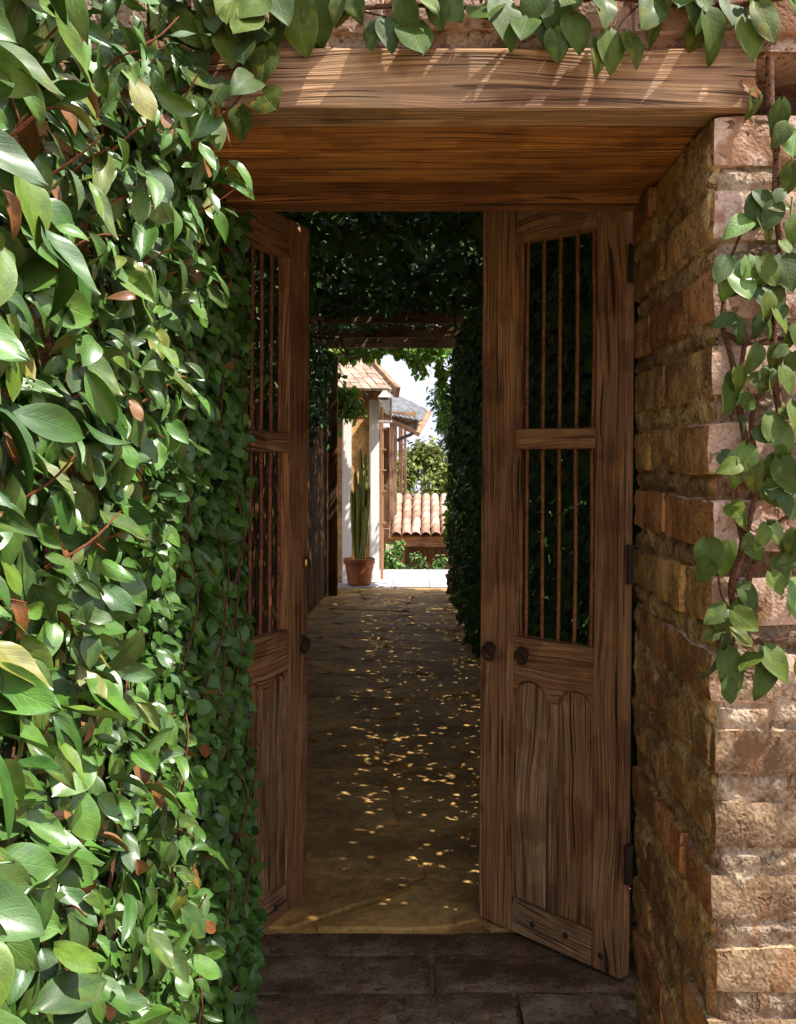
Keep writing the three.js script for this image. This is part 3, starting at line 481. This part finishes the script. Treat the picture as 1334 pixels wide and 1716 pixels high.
{ // leaf roof, ragged underside; the climber also hangs over the fence and closes the far arch
  const t = thing('passage_vine', 'dense dark vine roofing the passage and fringing its far arch', 'vine');
  const list = [];
  const add = (pos, n, s, c) => list.push({ m4: leafMatrix(pos, n, V(0, -1, 0).add(rv(1.4)), s, rr(0.85, 1.1)), c });
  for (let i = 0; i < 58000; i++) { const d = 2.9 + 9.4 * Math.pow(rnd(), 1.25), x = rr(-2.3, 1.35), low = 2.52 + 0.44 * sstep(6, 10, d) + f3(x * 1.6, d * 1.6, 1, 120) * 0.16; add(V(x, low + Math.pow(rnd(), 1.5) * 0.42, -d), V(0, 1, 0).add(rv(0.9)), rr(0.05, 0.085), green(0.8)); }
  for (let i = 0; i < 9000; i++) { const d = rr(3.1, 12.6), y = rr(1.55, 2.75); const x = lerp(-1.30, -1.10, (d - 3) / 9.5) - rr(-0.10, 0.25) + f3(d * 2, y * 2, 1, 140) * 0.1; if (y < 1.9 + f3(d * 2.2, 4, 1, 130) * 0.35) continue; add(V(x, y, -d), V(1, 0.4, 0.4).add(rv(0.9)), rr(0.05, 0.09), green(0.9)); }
  // fringe hanging at the far end, in sun and shade
  const near = list.splice(0); 
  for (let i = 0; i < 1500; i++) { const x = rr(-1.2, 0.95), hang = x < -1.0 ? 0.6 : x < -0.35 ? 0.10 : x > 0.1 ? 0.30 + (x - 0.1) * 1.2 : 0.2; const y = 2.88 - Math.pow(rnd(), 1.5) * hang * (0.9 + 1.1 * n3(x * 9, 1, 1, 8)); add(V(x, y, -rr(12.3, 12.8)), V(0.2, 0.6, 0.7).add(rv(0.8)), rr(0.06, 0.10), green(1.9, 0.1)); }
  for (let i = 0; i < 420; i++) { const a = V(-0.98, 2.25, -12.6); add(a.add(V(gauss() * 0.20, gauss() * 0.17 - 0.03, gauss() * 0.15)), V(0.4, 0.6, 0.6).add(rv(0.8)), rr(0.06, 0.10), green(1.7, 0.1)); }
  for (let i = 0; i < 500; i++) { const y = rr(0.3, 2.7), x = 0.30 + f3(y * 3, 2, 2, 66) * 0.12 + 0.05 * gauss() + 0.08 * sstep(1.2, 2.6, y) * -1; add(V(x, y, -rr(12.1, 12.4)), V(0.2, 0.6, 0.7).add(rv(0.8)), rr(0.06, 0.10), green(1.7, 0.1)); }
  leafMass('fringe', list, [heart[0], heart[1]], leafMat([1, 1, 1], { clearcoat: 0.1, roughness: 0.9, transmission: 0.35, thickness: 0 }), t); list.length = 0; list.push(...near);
  leafMass('foliage', list, heartLo, massDull, t);
  for (let i = 0; i < 14; i++) { const x = rr(-1.2, 1.1), d = rr(3.2, 11); part('stem', tube([V(x, 2.75, -d), V(x + rr(-0.2, 0.2), 2.6, -d - 0.4), V(x + rr(-0.3, 0.3), 2.66, -d - 0.9), V(x + rr(-0.3, 0.3), 2.78, -d - 1.4)], 0.014, 20, 6, 0.006), M.bark, t); }
}
{
  const t = thing('ivy_hedge', 'tall dark ivy hedge along the right of the passage', 'hedge');
  const list = [], surf = (d, y) => lerp(0.66, 0.34, sstep(3, 12.4, d) ** 0.8) + f3(d * 1.7, y * 1.7, 3, 160) * 0.15 + f3(d * 5, y * 5, 3, 165) * 0.06;
  for (let i = 0; i < 60000; i++) { const d = 3.1 + 9.05 * Math.pow(rnd(), 1.12), y = rr(0.0, 2.75), x = surf(d, y) + Math.pow(rnd(), 1.3) * 0.5; const pos = V(x, y, -d); list.push({ m4: leafMatrix(pos, V(-0.8, 0.5, 0.3).add(rv(0.9)), V(-0.2, -0.8, 0).add(rv(0.9)), rr(0.045, 0.078), rr(0.9, 1.1)), c: rnd() < 0.012 ? new THREE.Color().setRGB(0.3, 0.12, 0.03) : green(0.9) }); }
  leafMass('foliage', list, heartLo, massDull, t);
  for (let i = 0; i < 16; i++) { const d = 3.4 + i * 0.58, x = surf(d, 0.5) + 0.3; part('stem', tube([V(x, 0, -d), V(x + rr(-0.05, 0.05), 0.8, -d - rr(-0.1, 0.1)), V(x + rr(-0.1, 0.1), 1.7, -d - rr(-0.2, 0.2)), V(x + rr(-0.2, 0.2), 2.7, -d - rr(-0.3, 0.3))], 0.022, 18, 7, 0.01), M.bark, t); }
}

// ---------------------------------------------------------------- the court beyond: tan house, cactus, lantern
{
  const h = thing('tan_house', 'tan plastered house corner with white edges and a tiled eave', 'building', [-0.575, 0, -13.25]);
  h.rotation.y = 0.42;
  const d = 0, ox = 0.575, bx = (x0, x1, y0, y1, d0, d1) => { const g = new THREE.BoxGeometry(x1 - x0, y1 - y0, d1 - d0); g.translate((x0 + x1) / 2 + ox, (y0 + y1) / 2, -(d0 + d1) / 2); return boxUV(g, 'y'); };
  part('wall', bx(-3.2, -0.69, 0, 2.44, d, d + 2.2), M.plasterTan, h);
  part('pilaster', bx(-0.69, -0.575, 0, 2.44, d - 0.05, d + 2.25), M.plasterWhite, h);
  part('pilaster', bx(-1.05, -0.945, 0, 2.44, d - 0.05, d - 0.002), M.plasterWhite, h);
  const roof = new THREE.Group(); roof.name = 'roof'; h.add(roof);
  for (let r = 0; r < 8; r++) { // overlapping tile courses climbing away from the eave
    const y = 2.46 + r * 0.075, dd = d - 0.06 + r * 0.15, gs = [];
    for (let i = 0; i < 24; i++) { const g = rbox(0.110, 0.045, 0.22, 0.012); g.rotateX(0.42 + rr(-0.03, 0.03)); g.translate(ox - 3.06 + i * 0.114 + rr(-0.004, 0.004), y + rr(-0.004, 0.004), -dd); gs.push(g); }
    for (let i = 0; i < 24; i++) { const m = part('tile', boxUV(gs[i], 'z', [rnd(), rnd()]), [M.tileA, M.tileB, M.tileC][(i * 7 + r * 5) % 3] ?? M.terracotta, roof); }
  }
  part('eave_board', bx(-3.2, -0.47, 2.30, 2.435, d - 0.10, d - 0.06), M.soffitC, h);
  const bar = board(-0.03, 0.03, -0.07, 0.07, -0.75, 0.75, 'z'); bar.rotateX(0.46); bar.translate(ox - 0.40, 2.72, -(d + 0.45)); part('barge_board', bar, M.lintel, h);
}
{
  const t = thing('downpipe', 'thin copper downpipe with brackets on the white house corner', 'pipe');
  const x = -0.53, d = 13.42; const g = new THREE.CylinderGeometry(0.022, 0.022, 2.2, 10); g.translate(x, 1.12, -d); part('pipe', g, M.copper, t);
  for (const y of [0.75, 1.15, 1.42, 1.68, 1.95]) { const b = rbox(0.11, 0.022, 0.05, 0.004); b.translate(x, y, -d); part('bracket', b, M.copper, t); }
}
{
  const t = thing('wall_lantern', 'white-framed glass lantern on the far house corner', 'lantern');
  const c = P(645, 686, 13.1), w = 0.15, hh = 0.28;
  const bx = (x, y, z, a, b, e) => { const g = rbox(a, b, e, 0.003); g.translate(c.x + x, c.y + y, c.z + z); return g; };
  part('cap', (() => { const g = new THREE.CylinderGeometry(0.03, 0.115, 0.08, 4); g.rotateY(Math.PI / 4); g.translate(c.x, c.y + hh / 2 + 0.05, c.z); return g; })(), M.plasterWhite, t);
  part('base', bx(0, -hh / 2 - 0.008, 0, w + 0.02, 0.02, w + 0.02), M.plasterWhite, t);
  for (const [sx, sz] of [[-1, -1], [-1, 1], [1, -1], [1, 1]]) part('frame_bar', bx(sx * w / 2, 0, sz * w / 2, 0.02, hh, 0.02), M.pale, t);
  for (const [x, z, a, e] of [[0, w / 2 - 0.004, w - 0.02, 0.003], [w / 2 - 0.004, 0, 0.003, w - 0.02], [-w / 2 + 0.004, 0, 0.003, w - 0.02]]) part('pane', bx(x, 0, z, a, hh - 0.01, e), M.glass, t);
  part('candle', (() => { const g = new THREE.CylinderGeometry(0.018, 0.018, 0.09, 10); g.translate(c.x, c.y - hh / 2 + 0.05, c.z); return g; })(), M.terracotta, t);
  part('arm', bx(-0.08, hh / 2 + 0.085, -0.02, 0.18, 0.018, 0.018), M.iron, t);
}
function pot(name, label, x, d, r, h, m = M.terracotta) {
  const t = thing(name, label, 'plant pot', [x, 0.032, -d]);
  const pr = [[0, 0], [r * 0.68, 0], [r * 0.74, h * 0.1], [r * 0.9, h * 0.78], [r * 1.0, h * 0.8], [r * 1.02, h * 0.97], [r * 0.93, h], [r * 0.86, h * 0.9], [0, h * 0.88]].map(p => new THREE.Vector2(...p));
  part('pot', new THREE.LatheGeometry(pr, 28), m, t); return t;
}
{
  const t = pot('potted_cactus', 'tall column cactus in a terracotta pot against the tan wall', -0.78, 12.78, 0.19, 0.33);
  const rib = (pts, r, ribs = 7) => { const c = new THREE.CatmullRomCurve3(pts), seg = 20, rad = ribs * 4, g = new THREE.TubeGeometry(c, seg, r, rad, false), p = g.attributes.position; for (let i = 0; i <= seg; i++) { const o = c.getPointAt(i / seg), tp = i / seg > 0.9 ? Math.sqrt(Math.max(0.02, 1 - ((i / seg - 0.9) / 0.1) ** 2)) : 1; for (let j = 0; j <= rad; j++) { const q = i * (rad + 1) + j, k = tp * (0.84 + 0.16 * Math.cos(j / rad * Math.PI * 2 * ribs)); p.setXYZ(q, o.x + (p.getX(q) - o.x) * k, o.y + (p.getY(q) - o.y) * k, o.z + (p.getZ(q) - o.z) * k); } } g.computeVertexNormals(); return g; };
  for (const [x0, x1, z, h, r] of [[-0.05, -0.085, 0.02, 1.16, 0.026], [-0.03, -0.045, -0.03, 1.38, 0.026], [0.0, -0.01, 0.05, 1.24, 0.028], [0.01, 0.02, -0.04, 1.66, 0.026], [0.03, 0.055, 0.04, 1.44, 0.026], [0.05, 0.085, 0.0, 1.60, 0.025], [0.06, 0.115, 0.03, 1.2, 0.023], [0.02, 0.075, 0.07, 0.95, 0.024]]) part('stem', rib([V(x0 * 0.6, 0.28, z), V(lerp(x0, x1, 0.5), 0.28 + h * 0.3, z), V(x1, 0.28 + h * 0.65, z), V(x1 + rr(-0.01, 0.01), h, z)], r), rnd() < 0.5 ? M.cactus : M.cactusB, t);
}
{
  const t = pot('potted_plant', 'small orange-leaved plant in a pot beside the ivy at the path end', 0.36, 12.15, 0.11, 0.2);
  for (let i = 0; i < 34; i++) { const p = V(gauss() * 0.07, rr(0.17, 0.46), gauss() * 0.07); leafMesh(leafMatrix(p, V(-0.2, 0.7, 0.6).add(rv(0.6)), V(gauss(), 0.2, gauss()), rr(0.05, 0.09)), ovateLo[0], i % 3 ? (i % 2 ? LM.bronze[0] : LM.dead) : LM.vine[1], t); }
  for (let i = 0; i < 5; i++) part('stem', tube([V(0, 0.15, 0), V(gauss() * 0.03, 0.28, gauss() * 0.03), V(gauss() * 0.07, 0.42, gauss() * 0.07)], 0.004, 8, 5), M.bark, t);
}

// ---------------------------------------------------------------- timber balcony house and low tiled roof
{
  const h = thing('balcony_house', 'grey timber balcony house with slate roof behind the tan house', 'building');
  const D = 17.2, b = (x0, y0, x1, y1, d, dep, m, name, grain = 'y') => { const a = P(x0, y1, d), c = P(x1, y0, d); part(name, board(a.x, c.x, a.y, c.y, -d - dep, -d, grain, 0.006), m, h); };
  b(560, 690, 634, 1000, D + 0.6, 2.4, M.pale, 'wall');
  b(634, 716, 652, 905, D + 1.2, 1.8, M.dark, 'wall');
  b(653, 706, 665, 905, D, 0.13, M.pale, 'post'); b(668, 716, 675, 1130, D + 1.6, 0.12, M.pale, 'post'); b(676.5, 718, 681, 890, D + 2.4, 0.12, M.pale, 'post'); b(671, 905, 678, 1150, D + 0.2, 0.12, M.pale, 'post'); b(640, 906, 646, 1150, D + 0.2, 0.12, M.pale, 'post');
  b(630, 812, 655, 818, D + 0.02, 0.07, M.pale, 'rail', 'x'); b(630, 874, 655, 880, D + 0.02, 0.07, M.pale, 'rail', 'x');
  for (let i = 0; i < 7; i++) b(631 + i * 3.3, 818.3, 632.6 + i * 3.3, 873.7, D + 0.04, 0.03, M.pale, 'baluster');
  b(628, 893, 674, 913, D - 0.05, 2.2, M.pale, 'floor_beam', 'x');
  b(640, 690, 698, 699, D - 0.1, 0.12, M.lintel, 'eave_beam', 'x'); b(636, 701, 692, 709, D - 0.02, 0.10, M.pale, 'eave_beam', 'x');
  // slate hip: courses laid on a slope that faces the passage and runs down to the right
  const q = [P(628, 648, D + 1.3), P(716, 691, D + 1.3), P(708, 704, D - 0.15), P(628, 692, D - 0.15)], roof = new THREE.Group(); roof.name = 'roof'; h.add(roof);
  const at = (u, v) => q[0].clone().lerp(q[1], u).lerp(q[3].clone().lerp(q[2], u), v), ux = q[1].clone().sub(q[0]).normalize(), vz = q[3].clone().sub(q[0]).normalize(), up = vz.clone().cross(ux).normalize();
  const basis = (p, lift) => new THREE.Matrix4().makeBasis(ux, up, ux.clone().cross(up)).setPosition(p.addScaledVector(up, lift));
  const deck = new THREE.BoxGeometry(q[0].distanceTo(q[1]), 0.07, q[0].distanceTo(q[3])); boxUV(deck, 'x'); deck.applyMatrix4(basis(at(0.5, 0.5), -0.06)); part('deck', deck, M.pale, roof);
  for (let v = 0; v < 7; v++) for (let k = 0; k < 9; k++) { const g = rbox(0.10, 0.022, 0.26, 0.004); boxUV(g, 'x', [rnd(), rnd()]); g.rotateX(0.07); g.applyMatrix4(basis(at((k + 0.5 + (v % 2) * 0.3) / 9.4, (v + 0.5) / 7), 0.012 + rr(-0.003, 0.004))); part('slate', g, M.slate, roof); }
  part('gutter_pipe', tube([P(697, 704, D - 0.12), P(696, 720, D - 0.12), P(690, 727, D - 0.12), P(676, 733, D - 0.1), P(666, 738, D - 0.05)], 0.028, 24, 8), M.iron, h);
}
{
  const h = thing('tiled_shed', 'low garden shed roofed with rows of terracotta barrel tiles', 'shed');
  const D = 16.6, tA = [[0.74, 0.50, 0.42], [0.86, 0.64, 0.57], [0.52, 0.31, 0.24], [0.66, 0.45, 0.36]].map(c => mat({ map: earthC, roughness: 0.85 }, c));
  const x0 = P(664, 900, D).x, y0 = P(664, 899, D).y, y1 = P(664, 836, D + 1.5).y;
  const ang = Math.atan2(y1 - y0, 1.5), roof = new THREE.Group(); roof.name = 'roof'; h.add(roof);
  const cover = new THREE.CylinderGeometry(0.066, 0.078, 0.34, 10, 1, true, -Math.PI / 2, Math.PI);
  for (let i = 0; i < 12; i++) for (let r = 0; r < 6; r++) {
    const g = cover; const m = part('tile', g, tA[Math.floor(rnd() * 4)], roof); m.rotation.order = 'YXZ'; m.rotation.set(-(Math.PI / 2 - ang) + 0.05 + rr(-0.02, 0.02), rr(-0.03, 0.03), 0);
    const t = (r + 0.5) / 6; m.position.set(x0 + i * 0.155 + rr(-0.006, 0.006), lerp(y0, y1, t) + 0.02, -(D + 1.5 * t));
    m.material.side = THREE.DoubleSide;
  }
  const deck = new THREE.BoxGeometry(1.95, 0.04, 1.66); deck.rotateX(ang); deck.translate(x0 + 0.86, (y0 + y1) / 2 - 0.03, -(D + 0.75)); part('deck', boxUV(deck, 'x'), M.soffitC, roof);
  const a = P(690, 916, D + 0.15), c = P(820, 903, D + 0.15); part('eave_beam', board(a.x - 0.24, c.x, a.y, c.y, -(D + 0.25), -(D + 0.15), 'x'), M.lintel, h);
  for (const x of [x0 + 0.05, x0 + 1.7]) part('post', board(x - 0.05, x + 0.05, -1.93, a.y - 0.001, -(D + 0.26), -(D + 0.16), 'y'), M.pale, h);
  const w = new THREE.BoxGeometry(1.8, 2.1, 0.1); w.translate(x0 + 0.86, -0.9, -(D + 1.4)); part('wall', boxUV(w, 'y'), M.dark, h);
}
// ---------------------------------------------------------------- garden planting beyond
function bush(name, label, category, c, rad, n, size, col, geos, mtl, trunkH) {
  const t = thing(name, label, category, [c[0], c[1], c[2]]), list = [], cl = [];
  for (let i = 0; i < 16; i++) { const v = rv(1); v.normalize().multiplyScalar(Math.cbrt(rnd()) * 0.85); cl.push(V(v.x * rad[0], v.y * rad[1] + trunkH, v.z * rad[2])); }
  for (let i = 0; i < n; i++) { const k = cl[i % 16], v = rv(0.55); const pos = V(k.x + v.x * rad[0] * 0.42, k.y + v.y * rad[1] * 0.42, k.z + v.z * rad[2] * 0.42); list.push({ m4: leafMatrix(pos, V(0.2, 0.6, 0.3).add(rv(1)), V(0, -0.5, 0).add(rv(1)), rr(...size)), c: col() }); }
  const cr = new THREE.Group(); cr.name = 'crown'; t.add(cr); leafMass('foliage', list, geos, mtl, cr);
  part('trunk', tube([V(0, 0, 0), V(0.04, trunkH * 0.5, 0.03), V(0, trunkH, 0)], Math.max(0.02, rad[0] * 0.06), 12, 8, 0.02), M.bark, t);
  for (let i = 0; i < 5; i++) part('limb', tube([V(0, trunkH * 0.7, 0), cl[i].clone().lerp(V(0, trunkH * 0.7, 0), 0.5).add(rv(0.08)), cl[i]], Math.max(0.01, rad[0] * 0.03), 10, 6, 0.006), M.bark, t);
  return t;
}
const yg = () => { const k = rr(0.7, 1.3); return new THREE.Color().setRGB(0.22 * k, 0.25 * k, 0.04 * k); };
const bg = () => { const k = rr(0.7, 1.3); return new THREE.Color().setRGB(0.07 * k, 0.145 * k, 0.08 * k); };
{
  const a = P(715, 790, 23); bush('garden_tree', 'yellow-green leafy tree rising behind the tiled shed', 'tree', [a.x, -1.93, a.z], [1.05, 1.35, 0.9], 8500, [0.08, 0.15], yg, ovateLo, massDull, 2.75);
  const b = P(830, 740, 26); bush('garden_tree', 'dull green tree far behind the ivy hedge', 'tree', [b.x, -1.93, b.z], [1.7, 1.7, 1.2], 5000, [0.1, 0.18], () => green(1.2, 0.05), ovateLo, massDull, 3.6);
  const c = P(772, 690, 14.6); bush('ash_tree', 'blue-green tree with narrow leaflets leaning into the sky gap', 'tree', [c.x, 0, c.z], [0.42, 0.75, 0.4], 2600, [0.07, 0.12], bg, lance, massDull, 2.25);
  const e = P(655, 940, 15.7); bush('shrub', 'bright green shrub below the timber balcony', 'shrub', [e.x, -0.4, e.z], [0.30, 0.32, 0.25], 900, [0.05, 0.09], () => green(1.3, 0.05), ovateLo, massDull, 0.5);
  const f = P(715, 945, 15.4); bush('shrub', 'dark green shrub in front of the tiled shed', 'shrub', [f.x, -0.4, f.z], [0.34, 0.24, 0.25], 800, [0.05, 0.10], () => green(1, 0.02), lance, massDull, 0.42);
}
renderer.render(scene, camera);
